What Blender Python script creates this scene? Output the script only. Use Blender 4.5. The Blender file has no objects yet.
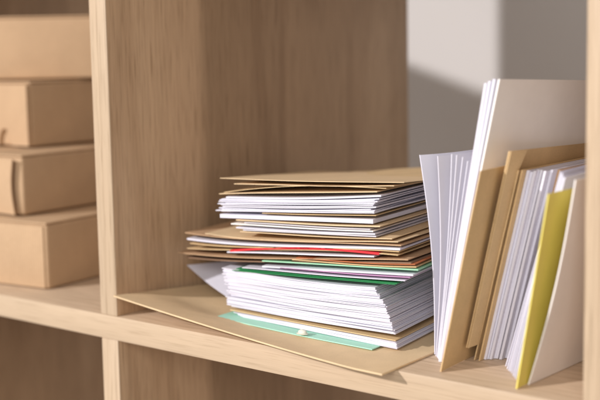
import bpy, math, random
from mathutils import Vector
random.seed(7)
sc = bpy.context.scene
col = sc.collection
sin, cos, pi = math.sin, math.cos, math.pi
R = math.radians

# ---------------------------------------------------------------- camera
CAM = Vector((0.7321, -0.6364, 0.2136)); YAW, PIT, ROL, FPX = 0.6986, 0.1249, -0.0181, 1198.4
Fv = Vector((-sin(YAW)*cos(PIT), cos(YAW)*cos(PIT), -sin(PIT)))
R0 = Vector((cos(YAW), sin(YAW), 0)); U0 = R0.cross(Fv)
Rv = R0*cos(ROL) + U0*sin(ROL); Uv = -R0*sin(ROL) + U0*cos(ROL)
cd = bpy.data.cameras.new('camera'); cam = bpy.data.objects.new('camera', cd); col.objects.link(cam)
from mathutils import Matrix
cam.matrix_world = Matrix(((Rv.x, Uv.x, -Fv.x, CAM.x), (Rv.y, Uv.y, -Fv.y, CAM.y), (Rv.z, Uv.z, -Fv.z, CAM.z), (0, 0, 0, 1)))
cd.sensor_width = 36; cd.lens = FPX/600*36; cd.clip_start = .05; cd.clip_end = 50
cd.dof.use_dof = True; cd.dof.focus_distance = .87; cd.dof.aperture_fstop = 5.0; cd.dof.aperture_blades = 0
sc.camera = cam

# real-space placement helpers: a view direction met with a real vertical or level plane
def ray(x, y): return Fv + Rv*((x-300)/FPX) - Uv*((y-200)/FPX)
def at_z(x, y, z=0.):
    d = ray(x, y); return CAM + d*((z-CAM.z)/d.z)
def at_y(x, y, Y):
    d = ray(x, y); return CAM + d*((Y-CAM.y)/d.y)
def at_plane(x, y, P, Q):
    d = ray(x, y); n = Vector((-(Q.y-P.y), Q.x-P.x, 0)); return CAM + d*(n.dot(P-CAM)/n.dot(d))

# ---------------------------------------------------------------- materials
def newmat(name):
    m = bpy.data.materials.new(name); m.use_nodes = True
    nt = m.node_tree; b = nt.nodes['Principled BSDF']; return m, nt, b
def N(nt, t, **k):
    n = nt.nodes.new(t)
    for a, v in k.items():
        if a in n.inputs: n.inputs[a].default_value = v
        else: setattr(n, a, v)
    return n
def L(nt, a, b): nt.links.new(a, b)
def ramp(nt, fac, stops):
    r = nt.nodes.new('ShaderNodeValToRGB'); L(nt, fac, r.inputs[0])
    e = r.color_ramp.elements
    while len(e) < len(stops): e.new(.5)
    for i, (p, c) in enumerate(stops): e[i].position = p; e[i].color = (*c, 1)
    return r.outputs[0]
def mixc(nt, f, a, b, mode='MIX'):
    m = nt.nodes.new('ShaderNodeMix'); m.data_type = 'RGBA'; m.blend_type = mode
    for s, v in ((0, f), (6, a), (7, b)):
        if hasattr(v, 'is_output'): L(nt, v, m.inputs[s])
        elif isinstance(v, (int, float)): m.inputs[s].default_value = v
        else: m.inputs[s].default_value = (*v, 1)
    return m.outputs[2]

def wood(name, axis, light, dark, rough=.5, tone_bands=False, k=1.):
    """fine straight oak grain; axis = direction the grain runs"""
    m, nt, b = newmat(name)
    g = N(nt, 'ShaderNodeNewGeometry')
    def mapped(sl, sc_):
        mp = N(nt, 'ShaderNodeMapping'); s = [sc_]*3; s['XYZ'.index(axis)] = sl
        mp.inputs['Scale'].default_value = s; L(nt, g.outputs['Position'], mp.inputs[0]); return mp.outputs[0]
    big = N(nt, 'ShaderNodeTexNoise', Scale=1., Detail=3., Roughness=.55, Distortion=.05); L(nt, mapped(1.2, 16), big.inputs['Vector'])
    fine = N(nt, 'ShaderNodeTexNoise', Scale=1., Detail=5., Roughness=.7); L(nt, mapped(9, 420), fine.inputs['Vector'])
    pore = N(nt, 'ShaderNodeTexNoise', Scale=1., Detail=2., Roughness=.5); L(nt, mapped(22, 1000), pore.inputs['Vector'])
    # cathedral rings: distort a sine of the across-grain coordinate
    wv = N(nt, 'ShaderNodeTexWave', Scale=16., Distortion=9., Detail=1.5); wv.inputs['Detail Scale'].default_value = .35
    wv.bands_direction = 'X' if axis != 'X' else 'Y'; wv.inputs['Phase Offset'].default_value = 1.3; L(nt, mapped(.22, 1.9), wv.inputs['Vector'])
    c = ramp(nt, big.outputs[0], ((.3, dark), (.68, light)))
    c2 = ramp(nt, fine.outputs[0], ((.32, [x*(1-.2*k) for x in dark]), (.62, light)))
    c = mixc(nt, .5, c, c2)
    rg = ramp(nt, wv.outputs[1], ((.0, (.84, .81, .78)), (.16, (1, 1, 1)), (1., (1, 1, 1))))
    c = mixc(nt, .8*k, c, rg, 'MULTIPLY')
    pr = ramp(nt, pore.outputs[0], ((.36, (.60, .55, .49)), (.44, (1, 1, 1))))
    c = mixc(nt, .7*k, c, pr, 'MULTIPLY')
    if tone_bands:      # lighter and darker tone bands from front to back
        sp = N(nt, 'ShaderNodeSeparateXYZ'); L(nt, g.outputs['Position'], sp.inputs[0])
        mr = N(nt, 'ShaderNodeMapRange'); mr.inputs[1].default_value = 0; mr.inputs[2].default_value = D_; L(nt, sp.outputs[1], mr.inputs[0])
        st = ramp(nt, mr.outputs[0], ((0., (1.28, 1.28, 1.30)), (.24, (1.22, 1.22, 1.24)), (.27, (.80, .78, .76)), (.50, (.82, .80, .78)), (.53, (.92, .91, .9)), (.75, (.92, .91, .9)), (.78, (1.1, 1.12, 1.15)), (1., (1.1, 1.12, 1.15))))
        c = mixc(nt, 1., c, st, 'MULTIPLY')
    L(nt, c, b.inputs['Base Color'])
    b.inputs['Roughness'].default_value = rough
    bp = N(nt, 'ShaderNodeBump', Strength=.12, Distance=.0006); L(nt, fine.outputs[0], bp.inputs['Height']); L(nt, bp.outputs[0], b.inputs['Normal'])
    return m
LT, DK = (.545, .41, .275), (.495, .37, .245)
M = {}
M['oak_x'] = wood('oak_grain_across', 'X', LT, DK, k=.5)
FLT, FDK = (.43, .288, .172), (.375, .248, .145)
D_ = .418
M['oak_face'] = wood('oak_panel_face', 'Z', FLT, FDK, tone_bands=True, k=1.1)
M['oak_z'] = wood('oak_edge_upright', 'Z', LT, DK, k=.7)

def stock(name, c, var=.06, rough=.8, fib=0., scale=60, bump=.1, random_tint=.04):
    """paper, kraft, card: noise mottling, fibres and a per-object tint"""
    m, nt, b = newmat(name)
    tc = N(nt, 'ShaderNodeTexCoord')
    n1 = N(nt, 'ShaderNodeTexNoise', Scale=float(scale), Detail=4., Roughness=.6); L(nt, tc.outputs['Object'], n1.inputs['Vector'])
    n2 = N(nt, 'ShaderNodeTexNoise', Scale=float(scale)*26, Detail=3., Roughness=.6); L(nt, tc.outputs['Object'], n2.inputs['Vector'])
    lo = [x*(1-var) for x in c]; hi = [min(1, x*(1+var)) for x in c]
    cc = ramp(nt, n1.outputs[0], ((.3, lo), (.7, hi)))
    if fib:
        f = ramp(nt, n2.outputs[0], ((.36, [1-1.0*fib]*3), (.56, (1, 1, 1)))); cc = mixc(nt, 1., cc, f, 'MULTIPLY')
    oi = N(nt, 'ShaderNodeObjectInfo')
    t = ramp(nt, oi.outputs['Random'], ((0., [1-random_tint*x for x in (.6, 1.2, 2.)]), (1., (1, 1, 1))))
    cc = mixc(nt, 1., cc, t, 'MULTIPLY')
    L(nt, cc, b.inputs['Base Color']); b.inputs['Roughness'].default_value = rough
    b.inputs['Specular IOR Level'].default_value = .3
    bp = N(nt, 'ShaderNodeBump', Strength=bump, Distance=.0004); L(nt, n2.outputs[0], bp.inputs['Height']); L(nt, bp.outputs[0], b.inputs['Normal'])
    return m
M['paper'] = stock('white_paper', (.685, .68, .765), .02, .85, random_tint=.03, bump=.05)
M['cream'] = stock('offwhite_paper', (.88, .855, .83), .02, .85)
M['kraft'] = stock('kraft_paper', (.66, .485, .27), .07, .8, .10, 45, random_tint=.10)
M['kraftlight'] = stock('light_kraft_paper', (.74, .57, .36), .06, .8, .08, 45, random_tint=.08)
M['kraftbrown'] = stock('brown_kraft_paper', (.52, .34, .20), .08, .8, .10, 45, random_tint=.10)
M['kraftdark'] = stock('dark_kraft_paper', (.26, .16, .10), .08, .8, .10, 45, random_tint=.10)
M['teal'] = stock('mint_card', (.40, .74, .61), .03, .6)
M['green'] = stock('green_card', (.04, .28, .10), .04, .45)
M['palegreen'] = stock('pale_green_card', (.36, .68, .46), .03, .6)
M['red'] = stock('red_card', (.66, .04, .05), .04, .5)
M['orange'] = stock('orange_card', (.45, .15, .06), .06, .6)
M['purple'] = stock('lilac_card', (.50, .28, .48), .04, .6)
M['yellow'] = stock('yellow_card', (.82, .71, .17), .03, .55)
M['grey'] = stock('grey_envelope', (.58, .56, .60), .03, .8)
M['bead'] = stock('white_plastic', (.66, .67, .58), .08, .6)
M['darkbead'] = stock('dark_metal', (.12, .16, .13), .02, .35)

def cardboard(name, c):
    m, nt, b = newmat(name)
    tc = N(nt, 'ShaderNodeTexCoord')
    n1 = N(nt, 'ShaderNodeTexNoise', Scale=18., Detail=5., Roughness=.6); L(nt, tc.outputs['Object'], n1.inputs['Vector'])
    n2 = N(nt, 'ShaderNodeTexNoise', Scale=900., Detail=2.); L(nt, tc.outputs['Object'], n2.inputs['Vector'])
    wv = N(nt, 'ShaderNodeTexWave', Scale=110., Distortion=.3); wv.bands_direction = 'X'; L(nt, tc.outputs['Object'], wv.inputs['Vector'])
    cc = ramp(nt, n1.outputs[0], ((.3, [x*.9 for x in c]), (.7, [x*1.06 for x in c])))
    f = ramp(nt, n2.outputs[0], ((.35, (.93, .92, .9)), (.6, (1, 1, 1)))); cc = mixc(nt, 1., cc, f, 'MULTIPLY')
    w = ramp(nt, wv.outputs[1], ((0, (.89, .88, .87)), (1, (1, 1, 1)))); cc = mixc(nt, 1., cc, w, 'MULTIPLY')
    L(nt, cc, b.inputs['Base Color']); b.inputs['Roughness'].default_value = .85; b.inputs['Specular IOR Level'].default_value = .25
    bp = N(nt, 'ShaderNodeBump', Strength=.15, Distance=.0006); L(nt, wv.outputs[1], bp.inputs['Height']); L(nt, bp.outputs[0], b.inputs['Normal'])
    return m
M['card'] = cardboard('brown_cardboard', (.56, .385, .235))

def plaster():
    m, nt, b = newmat('painted_plaster')
    g = N(nt, 'ShaderNodeNewGeometry')
    n1 = N(nt, 'ShaderNodeTexNoise', Scale=3., Detail=4.); L(nt, g.outputs['Position'], n1.inputs['Vector'])
    n2 = N(nt, 'ShaderNodeTexNoise', Scale=160., Detail=3.); L(nt, g.outputs['Position'], n2.inputs['Vector'])
    L(nt, ramp(nt, n1.outputs[0], ((.3, (.56, .54, .52)), (.7, (.59, .57, .55)))), b.inputs['Base Color'])
    b.inputs['Roughness'].default_value = .9
    bp = N(nt, 'ShaderNodeBump', Strength=.35, Distance=.002); L(nt, n2.outputs[0], bp.inputs['Height']); L(nt, bp.outputs[0], b.inputs['Normal'])
    return m
M['wall'] = plaster()

# ---------------------------------------------------------------- object helpers
def tag(o, label=None, cat=None, group=None, kind=None):
    for k, v in (('label', label), ('category', cat), ('group', group), ('kind', kind)):
        if v: o[k] = v
    return o
def empty(name, loc, rz=0.):
    o = bpy.data.objects.new(name, None); col.objects.link(o); o.location = loc; o.rotation_euler = (0, 0, rz)
    o.empty_display_size = .02; return o
def build(name, verts, faces, mat, parent=None, origin=None, smooth=False, bevel=0., seg=2):
    org = Vector((0, 0, 0))
    if origin is not None: org = Vector(origin)
    elif parent is None:
        n = len(verts); org = Vector((sum(v[0] for v in verts)/n, sum(v[1] for v in verts)/n, min(v[2] for v in verts)))
    me = bpy.data.meshes.new(name); me.from_pydata([Vector(v)-org for v in verts], [], faces); me.update()
    if bevel:
        import bmesh
        bm = bmesh.new(); bm.from_mesh(me)
        bmesh.ops.recalc_face_normals(bm, faces=bm.faces[:])
        bmesh.ops.bevel(bm, geom=[e for e in bm.edges if len(e.link_faces) == 2 and e.calc_face_angle(0) > .5], offset=bevel, segments=seg, affect='EDGES', profile=.5, clamp_overlap=True)
        bm.to_mesh(me); bm.free()
    me.materials.append(mat)
    if smooth or bevel:
        for p in me.polygons: p.use_smooth = True
        try: me.set_sharp_from_angle(angle=R(35))
        except Exception: pass
    o = bpy.data.objects.new(name, me); col.objects.link(o)
    if parent: o.parent = parent            # verts are given in the parent's own frame
    else: o.location = org
    return o
def boxv(x0, x1, y0, y1, z0, z1):
    return [(x0,y0,z0),(x1,y0,z0),(x1,y1,z0),(x0,y1,z0),(x0,y0,z1),(x1,y0,z1),(x1,y1,z1),(x0,y1,z1)], \
           [(0,3,2,1),(4,5,6,7),(0,1,5,4),(1,2,6,5),(2,3,7,6),(3,0,4,7)]
def prism(outline, y0, y1):
    """outline in x,z extruded along y"""
    n = len(outline)
    v = [(x, y0, z) for x, z in outline] + [(x, y1, z) for x, z in outline]
    f = [tuple(range(n)), tuple(range(2*n-1, n-1, -1))] + [(i, n+i, n+(i+1) % n, (i+1) % n) for i in range(n)]
    return v, f
def slab(pos, nrm, th, nu, nv):
    """closed thin sheet: pos(u,v) is one face, the other lies th along nrm"""
    A = [pos(i/nu, j/nv) for j in range(nv+1) for i in range(nu+1)]
    B = [p + Vector(nrm)*th for p in A]; n = len(A); w = nu+1
    f = []
    for j in range(nv):
        for i in range(nu):
            a = j*w+i; f.append((a, a+1, a+w+1, a+w)); f.append((n+a, n+a+w, n+a+w+1, n+a+1))
    for i in range(nu):
        a = i; f.append((a, n+a, n+a+1, a+1)); a = nv*w+i; f.append((a, a+1, n+a+1, n+a))
    for j in range(nv):
        a = j*w; f.append((a, a+w, n+a+w, n+a)); a = j*w+nu; f.append((a, n+a, n+a+w, a+w))
    return A+B, f

# ---------------------------------------------------------------- the setting
T, W, D, H = .02, .414, .418, .372
v, f = boxv(-3, 3, 1.0, 1.1, -.8, 2.2); tag(build('wall', v, f, M['wall']), kind='structure')
v, f = boxv(-3, 3, -3.5, 1.0, -.83, -.80); tag(build('floor', v, f, M['wall']), kind='structure')

# ---------------------------------------------------------------- shelving unit (one thing)
unit = empty('shelving_unit', (0, 0, -.80))
tag(unit, 'open backed light oak shelving unit holding the papers and the boxes', 'shelving unit')
def upart(name, b, m, bev=.0008):
    v, f = boxv(*b); v = [(x, y, z+.80) for x, y, z in v]; return build(name, v, f, m, unit, bevel=bev)
cols = [-2*(W+T), -(W+T), 0., W+T]          # left inner x of each column
zs = [-2*(H+T), -(H+T), 0., H+T]            # upper surface of each board
def two_tone(name, b, axis):
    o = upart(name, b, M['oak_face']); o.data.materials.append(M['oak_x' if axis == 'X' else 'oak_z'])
    for p in o.data.polygons:
        if p.normal.y < -.3: p.material_index = 1
    return o
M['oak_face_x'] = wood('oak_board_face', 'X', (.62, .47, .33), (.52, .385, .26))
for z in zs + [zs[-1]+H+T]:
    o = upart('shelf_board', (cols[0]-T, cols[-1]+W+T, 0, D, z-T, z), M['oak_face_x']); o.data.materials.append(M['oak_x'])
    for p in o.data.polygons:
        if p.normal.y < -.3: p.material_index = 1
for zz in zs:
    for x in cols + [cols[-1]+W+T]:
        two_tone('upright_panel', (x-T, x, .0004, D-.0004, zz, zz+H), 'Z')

# ---------------------------------------------------------------- cardboard boxes
def mailer(label, corner, z, ang, w, d, h, style, group='flat cardboard boxes stacked in the left compartment'):
    """closed flat carton; origin at its front right bottom corner"""
    a = R(ang); t = empty('cardboard_box', (corner[0], corner[1], z), a)
    tag(t, label, 'box', group)
    v, f = boxv(-w, 0, 0, d, 0, h-.0022); build('body', v, f, M['card'], t, bevel=.0032, seg=3)
    v, f = boxv(-w+.0003, -.0003, .0003, d-.0003, h-.0020, h); build('lid', v, f, M['card'], t, bevel=.0009)
    e = .0045
    if style == 'curved':
        def fl(u, v):
            xe = -.0050-.0035*sin(pi*v)
            x = (-w+.004)*(1-u)+xe*u
            return Vector((x, -.0005-.0065*max(0, (u-.6)/.4)**2.2, .001+(h-.0045)*v))
        v, f = slab(fl, (0, 1, 0), .0016, 24, 10); build('front_flap', v, f, M['card'], t, smooth=True)
    elif style == 'notch':
        cx = -.0365; r = .010
        o = [(-w+.004, .001), (cx-r, .001)] + [(cx-r*cos(pi*k/12), .001+.017*sin(pi*k/12)) for k in range(1, 12)] + [(cx+r, .001), (-.0002, .001), (-.0002, h-.0035), (-w+.004, h-.0035)]
        v, f = prism(o, -e, .0004); build('front_flap', v, f, M['card'], t)
    elif style == 'plain':
        v, f = boxv(-w+.004, -.003, -.0014, .0004, .001, h-.0035); build('front_flap', v, f, M['card'], t, bevel=.0005)
    return t
mailer('flat cardboard box lying on the shelf, lowest of the box stack', (-.136, .0385), .0003, 8, .25, .22, .0615, 'plain')
mailer('cardboard box second from the shelf, with a curved gap beside its front corner', (-.1865, .0530), .0631, 5, .22, .21, .0570, 'curved')
mailer('cardboard box third from the shelf, with a small dark thumb notch in its front', (-.2440, .1100), .1214, 2, .17, .22, .0655, 'notch')
mailer('cardboard box on top of the box stack, turned at an angle to the others', (-.1900, .2250), .1880, 40, .205, .10, .0650, 'none')
mailer('unseen cardboard box added askew in an upper compartment to slant the wall shadow', (-.525, .150), .3924, -44, .29, .12, .0560, 'plain', None)  # added out of view, only to cast the diagonal shadow edge on the wall

# ---------------------------------------------------------------- the lying stack
P0, Q0 = at_z(250, 318, .0036), at_z(397, 349, .0036)
def flat(name, fl, fr, mat, label, cat, th=.0006, depth=.20, side=9., bow=0., droop=0., group=None, back=0., yl=0., yr=0., parent=None, zoff=0., wav=.0004, corner=0., lip=0.):
    """a sheet lying in the stack: front-left and front-right corners, side direction in degrees from Y"""
    a = fl if isinstance(fl, Vector) else at_plane(fl[0], fl[1], P0+Vector((0, yl, 0)), Q0+Vector((0, yl, 0)))
    b = fr if isinstance(fr, Vector) else at_plane(fr[0], fr[1], P0+Vector((0, yr, 0)), Q0+Vector((0, yr, 0)))
    a = a.copy(); b = b.copy(); a.z += zoff; b.z += zoff
    s = Vector((-sin(R(side)), cos(R(side)), 0))
    if mat.startswith('kraft'): th *= .7
    ph = random.random()*6
    if cat in ('letter', 'envelope') and mat != 'grey': bow += random.uniform(-.0009, .0006)
    def pos(u, v):
        p = a.lerp(b, u) + s*(depth*v)
        p.z += bow*sin(pi*u) - lip*6.75*u*(1-u)**2 + back*v - droop*(1-u)**2*v + wav*sin(5*u+ph)*sin(3*v+ph) + corner*(u**6)*(1-v)**3
        return p
    v, f = slab(pos, (0, 0, -1), th, 18, 6)
    if parent is not None: v = [Vector(q)-parent.location for q in v]
    o = build(name, v, f, M[mat], parent, smooth=True)
    if label: tag(o, label, cat, group)
    return o
def bundle(n, fl0, fr0, fl1, fr1, mat, label, group, name='paper_sheet', cat='paper', th=.0006, depth=.2, side=9., jl=.003, jr=.0012, bow0=0., bow1=0., js=.6, **k):
    A0, B0 = at_plane(*fl0, P0, Q0), at_plane(*fr0, P0, Q0); A1, B1 = at_plane(*fl1, P0, Q0), at_plane(*fr1, P0, Q0)
    for i in range(n):
        t = i/(n-1) if n > 1 else 0
        t = max(0, min(1, t+random.uniform(-.33, .33)/n))
        a = A0.lerp(A1, t); b = B0.lerp(B1, t)
        d = (b-a).normalized()
        a = a + d*random.uniform(-jl, jl) + Vector((0, random.uniform(-.0008, .0008), 0)); b = b + d*random.uniform(-jr, jr) + Vector((0, random.uniform(-.0006, .0006), 0))
        flat(name, a, b, mat, label, cat, th*random.uniform(.8, 1.15), depth, side+random.uniform(-js, js), bow0+(bow1-bow0)*t, group=group, **k)

# big kraft envelope under everything
e0, e1 = at_y(113.5, 295.5, -.005), at_z(382, 374, .0016)
e2, e3 = Vector((.0065, .150, .0065)), Vector((.265, .225, .0022))
env = empty('document_envelope', ((e0+e1)/2).to_tuple()[:2] + (0,))
tag(env, 'large brown kraft envelope lying on the shelf under the paper stack, one corner lifted', 'envelope')
def epos(u, v):
    p = e0.lerp(e1, u).lerp(e2.lerp(e3, u), v)
    flatz = .0016
    k = max(0, 1-u/(.92-.69*min(1, v*3.2)))**1.25
    p.z = flatz + (.0175*(1-.65*v))*k + .0005*sin(7*u+2*v)*(1-k)*(u > .55)*0
    return p
vv, ff = slab(lambda u, v: epos(u, v)-env.location, (0, 0, -1), .0012, 36, 14); build('envelope_body', vv, ff, M['kraftlight'], env, smooth=True)

# mint folder with clasp
mint = flat('mint_folder', at_z(215, 317.2, .0030), at_z(372, 349.5, .0030), 'teal', 'mint green thin folder lying on the kraft envelope beneath the white ream', 'folder', th=.0007, depth=.19, side=6)
cl = at_z(302, 334.5, .0036)
bead = empty('clasp', cl); tag(bead, 'small round white clasp button on the edge of the mint green folder', 'clasp')
def ball(name, c, rx, ry, rz, mat, parent, n=14):
    vs = []; fs = []
    for j in range(n+1):
        for i in range(n):
            th_, ph_ = pi*j/n, 2*pi*i/n
            vs.append((c[0]+rx*sin(th_)*cos(ph_), c[1]+ry*sin(th_)*sin(ph_), c[2]+rz*cos(th_)))
    for j in range(n):
        for i in range(n): fs.append((j*n+i, (j+1)*n+i, (j+1)*n+(i+1) % n, j*n+(i+1) % n))
    return build(name, vs, fs, mat, parent, smooth=True)
ball('washer', (0, .0004, .0006), .0052, .0034, .0006, M['bead'], bead)
ball('knob', (0, .0006, .0016), .0038, .0026, .0022, M['bead'], bead)

G1 = 'white sheets of the thick ream in the stack'
RL = 'white paper sheet in the thick ream low in the lying stack'
bundle(11, (243, 316.5), (397, 348.6), (234, 312.5), (396, 342), 'paper', 'white sheet below the kraft divider at the foot of the ream', 'white sheets at the foot of the ream', th=.0005, jl=.0015, jr=.0008, side=10)
flat('kraft_folder', (230, 309.5), (395.5, 340.5), 'kraft', 'thin kraft folder pressed between the white sheets near the foot of the ream', 'folder', th=.0010, side=10)
bundle(24, (229, 306), (395, 334), (228, 286), (386, 308), 'paper', RL, G1, th=.00070, wav=.0006, jl=.003, jr=.0008, side=11, js=.2, bow0=0., bow1=-.0008)
bundle(24, (227, 285), (386, 307), (223, 268), (374, 287), 'paper', RL, G1, th=.00070, wav=.0006, jl=.003, jr=.0009, side=12, js=.2, bow0=-.0008, bow1=-.0016)
# loose sheet hanging out to the left
lt, lb, lc = at_y(187, 265, .080), at_y(231, 299, .0605), at_y(262, 258, .12)
def lpos(u, v):
    p = lt.lerp(lb, u) + (lc-lt)*v*.95; p.z = p.z - .0015*sin(pi*u) - .002*v*u; return p
vv, ff = slab(lpos, (0, 0, -1), .0004, 10, 8); tag(build('paper_sheet', vv, ff, M['paper'], smooth=True), 'loose white sheet sagging out of the left side of the stack', 'paper')

# green folder and what it holds
gf = empty('green_folder', at_plane(316, 276, P0, Q0)); tag(gf, 'dark green card folder lying on the thick white ream', 'folder')
flat('back_cover', (232, 270.2), (395, 284.4), 'green', None, None, th=.0004, depth=.2, side=11, parent=gf, yl=-.002)
flat('front_cover', (236, 268.6), (397, 283.5), 'green', None, None, th=.0004, depth=.2, side=11, parent=gf, yl=.002)
flat('paper_sheet', (242, 267.8), (405, 280.6), 'paper', 'white sheet lying directly on the dark green folder', 'paper', th=.0006, side=12, yl=-.001)
flat('lilac_sheet', (280, 268.0), (410, 277), 'purple', 'thin purple sheet above the dark green folder, right part of the stack', 'paper', th=.0007, side=12)
flat('paper_sheet', (262, 265.8), (413, 274.5), 'paper', 'white sheet between the purple sheet and the pale green folder', 'paper', th=.0012, side=12)
flat('pale_green_folder', (262, 260.5), (418, 269.5), 'palegreen', 'pale green folder lying just below the orange envelope', 'folder', th=.0008, side=12)
flat('orange_envelope', (292, 259.5), (416, 266.5), 'kraft', 'kraft envelope lying on the pale green folder', 'envelope', th=.0010, side=12)
flat('orange_envelope', (296, 258), (415, 264), 'orange', 'rusty orange envelope lying in the middle of the stack', 'envelope', th=.0007, side=12)
flat('kraft_envelope', (186, 257), (411, 262.5), 'kraftdark', 'brown kraft envelope, lowest of those jutting out to the left', 'envelope', th=.0011, side=11, bow=.0012, group=None, yl=.004, lip=.0028)
flat('kraft_envelope', (178, 252.5), (408, 259.5), 'kraftbrown', 'kraft envelope under the red folder, reaching farthest left', 'envelope', th=.0009, side=9, bow=.0010, lip=.0028)
rf = empty('red_folder', at_plane(300, 249, P0, Q0)); tag(rf, 'bright red folder with white paper inside, in the middle of the stack', 'folder')
flat('inner_sheet', (227, 252), (374, 256), 'paper', None, None, th=.0010, side=8, bow=.0006, parent=rf)
flat('cover', (230, 250), (379, 253), 'red', None, None, th=.0016, side=8, bow=.0034, parent=rf)
flat('kraft_envelope', (187, 248), (398, 255), 'kraft', 'kraft envelope lying directly on the red folder', 'envelope', th=.0008, side=10, bow=.0040, yl=.002, lip=.0028)
flat('kraft_envelope', (190, 243), (399, 251.5), 'kraft', 'kraft envelope just below the white letter with the long left overhang', 'envelope', th=.0009, side=11, bow=.0018, lip=.0028)
flat('white_letter', (187, 238.5), (400, 248.5), 'paper', 'thick white letter jutting left between two kraft envelopes', 'letter', th=.0014, side=11, bow=.0010, lip=.0028)
flat('kraft_envelope', (185, 232.5), (401, 245), 'kraftbrown', 'brown kraft envelope with a broad visible top, jutting out left over the white letter', 'envelope', th=.0010, side=9, bow=.0012, lip=.0028)
flat('kraft_envelope', (205, 233.5), (398, 241.5), 'kraftlight', 'pale kraft envelope on the broad brown one, right part of its edge showing', 'envelope', th=.0008, side=9, bow=.0004, lip=.0028)
flat('kraft_envelope', (240, 231.8), (392, 238.6), 'kraftlight', 'narrow pale kraft envelope below the grey letters', 'envelope', th=.0008, side=10)
flat('grey_letter', (243, 229.5), (376, 235.8), 'grey', 'grey letter at the bottom of the bundle under the tan envelope', 'letter', th=.0009, side=10)
flat('grey_letter', (236, 227), (375, 233.5), 'paper', 'white letter second from the bottom of the bundle under the tan envelope', 'letter', th=.0010, side=11)
flat('grey_letter', (231, 223.8), (373, 231), 'cream', 'off white letter third in the bundle under the tan envelope', 'letter', th=.0009, side=10)
flat('grey_letter', (244, 222.5), (370, 228.8), 'grey', 'grey letter directly under the tan envelope', 'letter', th=.0008, side=12)
flat('kraft_envelope', (236, 219.8), (380, 225.8), 'kraftlight', 'tan envelope beneath the thick white booklet in the upper half of the stack', 'envelope', th=.0012, side=10)
flat('white_booklet', (220, 215.5), (373, 221.2), 'paper', 'thick white booklet beneath the upper bundle of letters', 'booklet', th=.0030, side=10, zoff=.0012)
flat('kraft_envelope', (262, 213), (376, 215.6), 'kraft', 'thin kraft envelope between the white booklet and the upper letters', 'envelope', th=.0006, side=11)
bundle(11, (218, 211), (371, 213), (222, 199), (376, 198.5), 'paper', 'white letter in the upper bundle, beneath the kraft envelopes', 'white letters of the upper bundle', name='white_letter', cat='letter', th=.0008, jl=.006, jr=.003, side=11, js=3.)
flat('white_letter', (226, 197), (381, 195.5), 'paper', 'white letter on top of the upper bundle, just below the kraft envelope', 'letter', th=.0012, side=10)
flat('kraft_envelope', (219, 194), (377, 191.5), 'kraftlight', 'lower of the tan envelopes lying on the upper letters', 'envelope', th=.0009, side=9, bow=.0012, back=-.002)
flat('kraft_envelope', (224, 192), (386, 188), 'kraft', 'dark edged kraft envelope between two tan ones near the top of the stack', 'envelope', th=.0006, side=9, bow=.0028, back=-.005)
flat('kraft_envelope', (234, 184), (394, 185.5), 'kraftlight', 'tan envelope directly under the topmost kraft folder', 'envelope', th=.0008, side=8, back=-.008)
flat('kraft_folder', (220, 178), (404, 182.5), 'kraftlight', 'broad kraft folder on the very top of the lying stack', 'folder', th=.0007, side=13, depth=.17, bow=-.0004, back=-.011)

# ---------------------------------------------------------------- upright papers
def upright(name, bpx, tpx, mat, label, cat, th=.0008, length=.20, theta=-4., lift=0., bow=0., curl=0., cl_=.015, group=None, parent=None, yb=None, fold=0., rake=0., zb=.0005, b3=None, t3=None):
    B = b3 if b3 is not None else at_z(*bpx, .0005)
    Tt = t3 if t3 is not None else at_y(*tpx, B.y)
    B = B.copy(); B.z = max(B.z, zb)
    s = Vector((sin(R(theta)), cos(R(theta)), 0))
    def pos(u, v):
        p = B.lerp(Tt, v) + s*(length*u)
        p.x += bow*sin(pi*v) + curl*(1-math.exp(-u*length/cl_))*(.25+.75*v if cl_ > .025 else 1)
        p.z += rake*u*v
        return p
    nu = 24 if curl else 8
    v, f = slab(pos, (1, 0, 0), -th, nu, 14)
    if parent is not None: v = [Vector(q)-parent.location for q in v]
    o = build(name, v, f, M[mat], parent, smooth=True)
    if label: tag(o, label, cat, group)
    return o
def lerp2(a, b, t): return (a[0]+(b[0]-a[0])*t, a[1]+(b[1]-a[1])*t)
# white sheets fanned against the stack
wl = ['white sheet standing closest to the lying stack, leaning left', 'white sheet second from the lying stack among the upright papers']
fan = [((435, 354.5), (420, 155)), ((436.3, 356.5), (438, 156)), ((437.5, 357.5), (452, 154)), ((438.3, 358.5), (457, 155)), ((439, 359.5), (463, 157)), ((439.7, 360.3), (468, 161)), ((440.3, 361), (473, 163))]
for i, (b_, t_) in enumerate(fan):
    lab = wl[i] if i < 2 else 'white sheet in the fan between the lying stack and the tall white folder'
    upright('paper_sheet', b_, t_, 'paper', lab, 'paper', th=.0006, length=.13, theta=-4, curl=(.022, .018, .015, .013, .011, .010, .009)[i], cl_=.030, bow=(.004, .003, .002, .001, 0, 0, 0)[i], group=None if i < 2 else 'fanned white sheets beside the stack', rake=.002)
# tall white folders
tall = [('leftmost', 487, 441.0, 83), ('second', 491, 441.6, 81), ('third', 495.5, 442.2, 79)]
for n_, tx, bx, ty in tall:
    upright('document_folder', (bx, 362), (tx, ty), 'paper', {'leftmost': 'tall white folder, the one of three nearest the lying stack', 'second': 'tall white folder in the middle of the three tallest', 'third': 'tall white folder just left of the tall beige-faced one'}[n_], 'folder', th=.0021, length=.27, theta=2, rake=-.010, group='tall white folders')
upright('document_folder', (443.2, 362), (500, 79), 'cream', 'tallest off white folder showing its broad shaded face behind the kraft envelopes', 'folder', th=.0014, length=.27, theta=2, rake=-.010)
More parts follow.
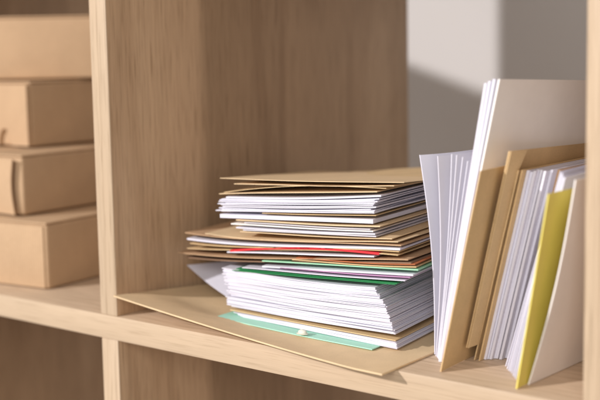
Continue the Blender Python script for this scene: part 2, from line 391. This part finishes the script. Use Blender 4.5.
# kraft envelopes standing
upright('kraft_envelope', (441, 372), (481, 171), 'kraft', 'upright kraft envelope with the foremost lower corner, left of the flapped one', 'envelope', th=.0009, length=.16, theta=-6)
kb = empty('kraft_envelope', at_z(470, 358)); tag(kb, 'upright kraft envelope with a folded flap along its front edge', 'envelope')
b3 = Vector((.3090, .040, .0118)); t3 = Vector((.3412, .040, .1462))
upright('envelope_body', None, None, 'kraft', None, None, th=.0010, length=.17, theta=-3, rake=-.005, parent=kb, b3=b3, t3=t3, zb=.001)
def fpos(u, v):
    s = Vector((sin(R(-3)), cos(R(-3)), 0)); w_ = .026 - .012*max(0, min(1, (v-.80)/.035)) + .006*max(0, (v-.9)/.1)
    p = b3.lerp(t3, v) + s*(w_*u - .0003) - kb.location; p.z -= .005*w_*u*v/.17; p.x += .0012+.0016*u; return p
vv, ff = slab(fpos, (1, 0, 0), -.0006, 6, 40); build('flap', vv, ff, M['kraft'], kb, smooth=True)
upright('kraft_envelope', (475, 360), (519, 170.5), 'kraft', 'thin kraft envelope standing just right of the flapped one', 'envelope', th=.0009, length=.2, theta=-3)
upright('kraft_envelope', (480, 361), (523, 170), 'kraft', 'second thin kraft envelope right of the flapped one, touching the white letters', 'envelope', th=.0012, length=.2, theta=-3)
# white letters between kraft envelopes
b0, b1, t0, t1 = (486, 360), (507, 358.5), (529.5, 170.8), (553, 169.5)
for i in range(8):
    t = i/7
    b_ = lerp2(b0, b1, t); t_ = lerp2(t0, t1, t)
    upright('white_letter', (b_[0]+random.uniform(-.5, .5), b_[1]+random.uniform(-1.2, 1.2)), (t_[0], t_[1]+random.uniform(-1.2, 1.5)), 'paper', 'white letter standing between the thin kraft envelopes and the brown one', 'letter', th=.0019, length=.19, theta=-3, group='upright white letters between kraft envelopes')
upright('kraft_envelope', (512, 356), (560, 170), 'kraftbrown', 'dark brown kraft envelope standing between the two groups of upright white sheets', 'envelope', th=.0022, length=.2, theta=-3)
# sheets left of the yellow folder
for i in range(8):
    t = i/7
    b_ = lerp2((506, 367), (516, 379), t); t_ = lerp2((561, 172), (565.5, 178), t)
    upright('paper_sheet', (b_[0], b_[1]+random.uniform(-.6, .6)), (t_[0], t_[1]+random.uniform(-2, 1.5)), 'paper', 'white sheet standing just left of the yellow folder', 'paper', th=.0006, length=.18, theta=-2, bow=-.001*t, group='upright white sheets beside the yellow folder', rake=.004)
upright('yellow_folder', (517, 389), (549, 194), 'yellow', 'yellow green folder standing in front of the white papers', 'folder', th=.0009, length=.17, theta=-3, bow=.000)
upright('document_folder', (529, 385), (576, 180), 'cream', 'pinkish white sheet leaning right beside the yellow folder', 'folder', th=.0009, length=.18, theta=0, bow=.0030)

# ---------------------------------------------------------------- light
w = bpy.data.worlds.new('World'); sc.world = w; w.use_nodes = True
bg = w.node_tree.nodes['Background']; bg.inputs[0].default_value = (1., .955, .92, 1); bg.inputs[1].default_value = .35
Ldir = Vector((.367, 1, -.45)).normalized(); tgt = Vector((-.5, .5, .3)); RR = 12.
ld = bpy.data.lights.new('window_light', 'SPOT'); lo = bpy.data.objects.new('window_light', ld); col.objects.link(lo)
ld.energy = 5600; ld.spot_size = R(24); ld.spot_blend = .3; ld.shadow_soft_size = .20; ld.color = (1., .955, .96)
lo.location = tgt - Ldir*RR; lo.rotation_euler = Ldir.to_track_quat('-Z', 'Y').to_euler()
ad = bpy.data.lights.new('room_light', 'AREA'); ao = bpy.data.objects.new('room_light', ad); col.objects.link(ao)
ad.shape = 'RECTANGLE'; ad.size = 1.6; ad.size_y = 1.4; ad.energy = 42; ad.color = (1., .96, .93)
ao.location = (1.25, -2.3, .9); ao.rotation_euler = (Vector((.2, .1, .1))-ao.location).to_track_quat('-Z', 'Y').to_euler()

sc.view_settings.view_transform = 'Standard'; sc.view_settings.look = 'None'
sc.view_settings.exposure = 0; sc.view_settings.gamma = 1
sc.cycles.use_denoising = True; sc.cycles.max_bounces = 10; sc.cycles.diffuse_bounces = 6
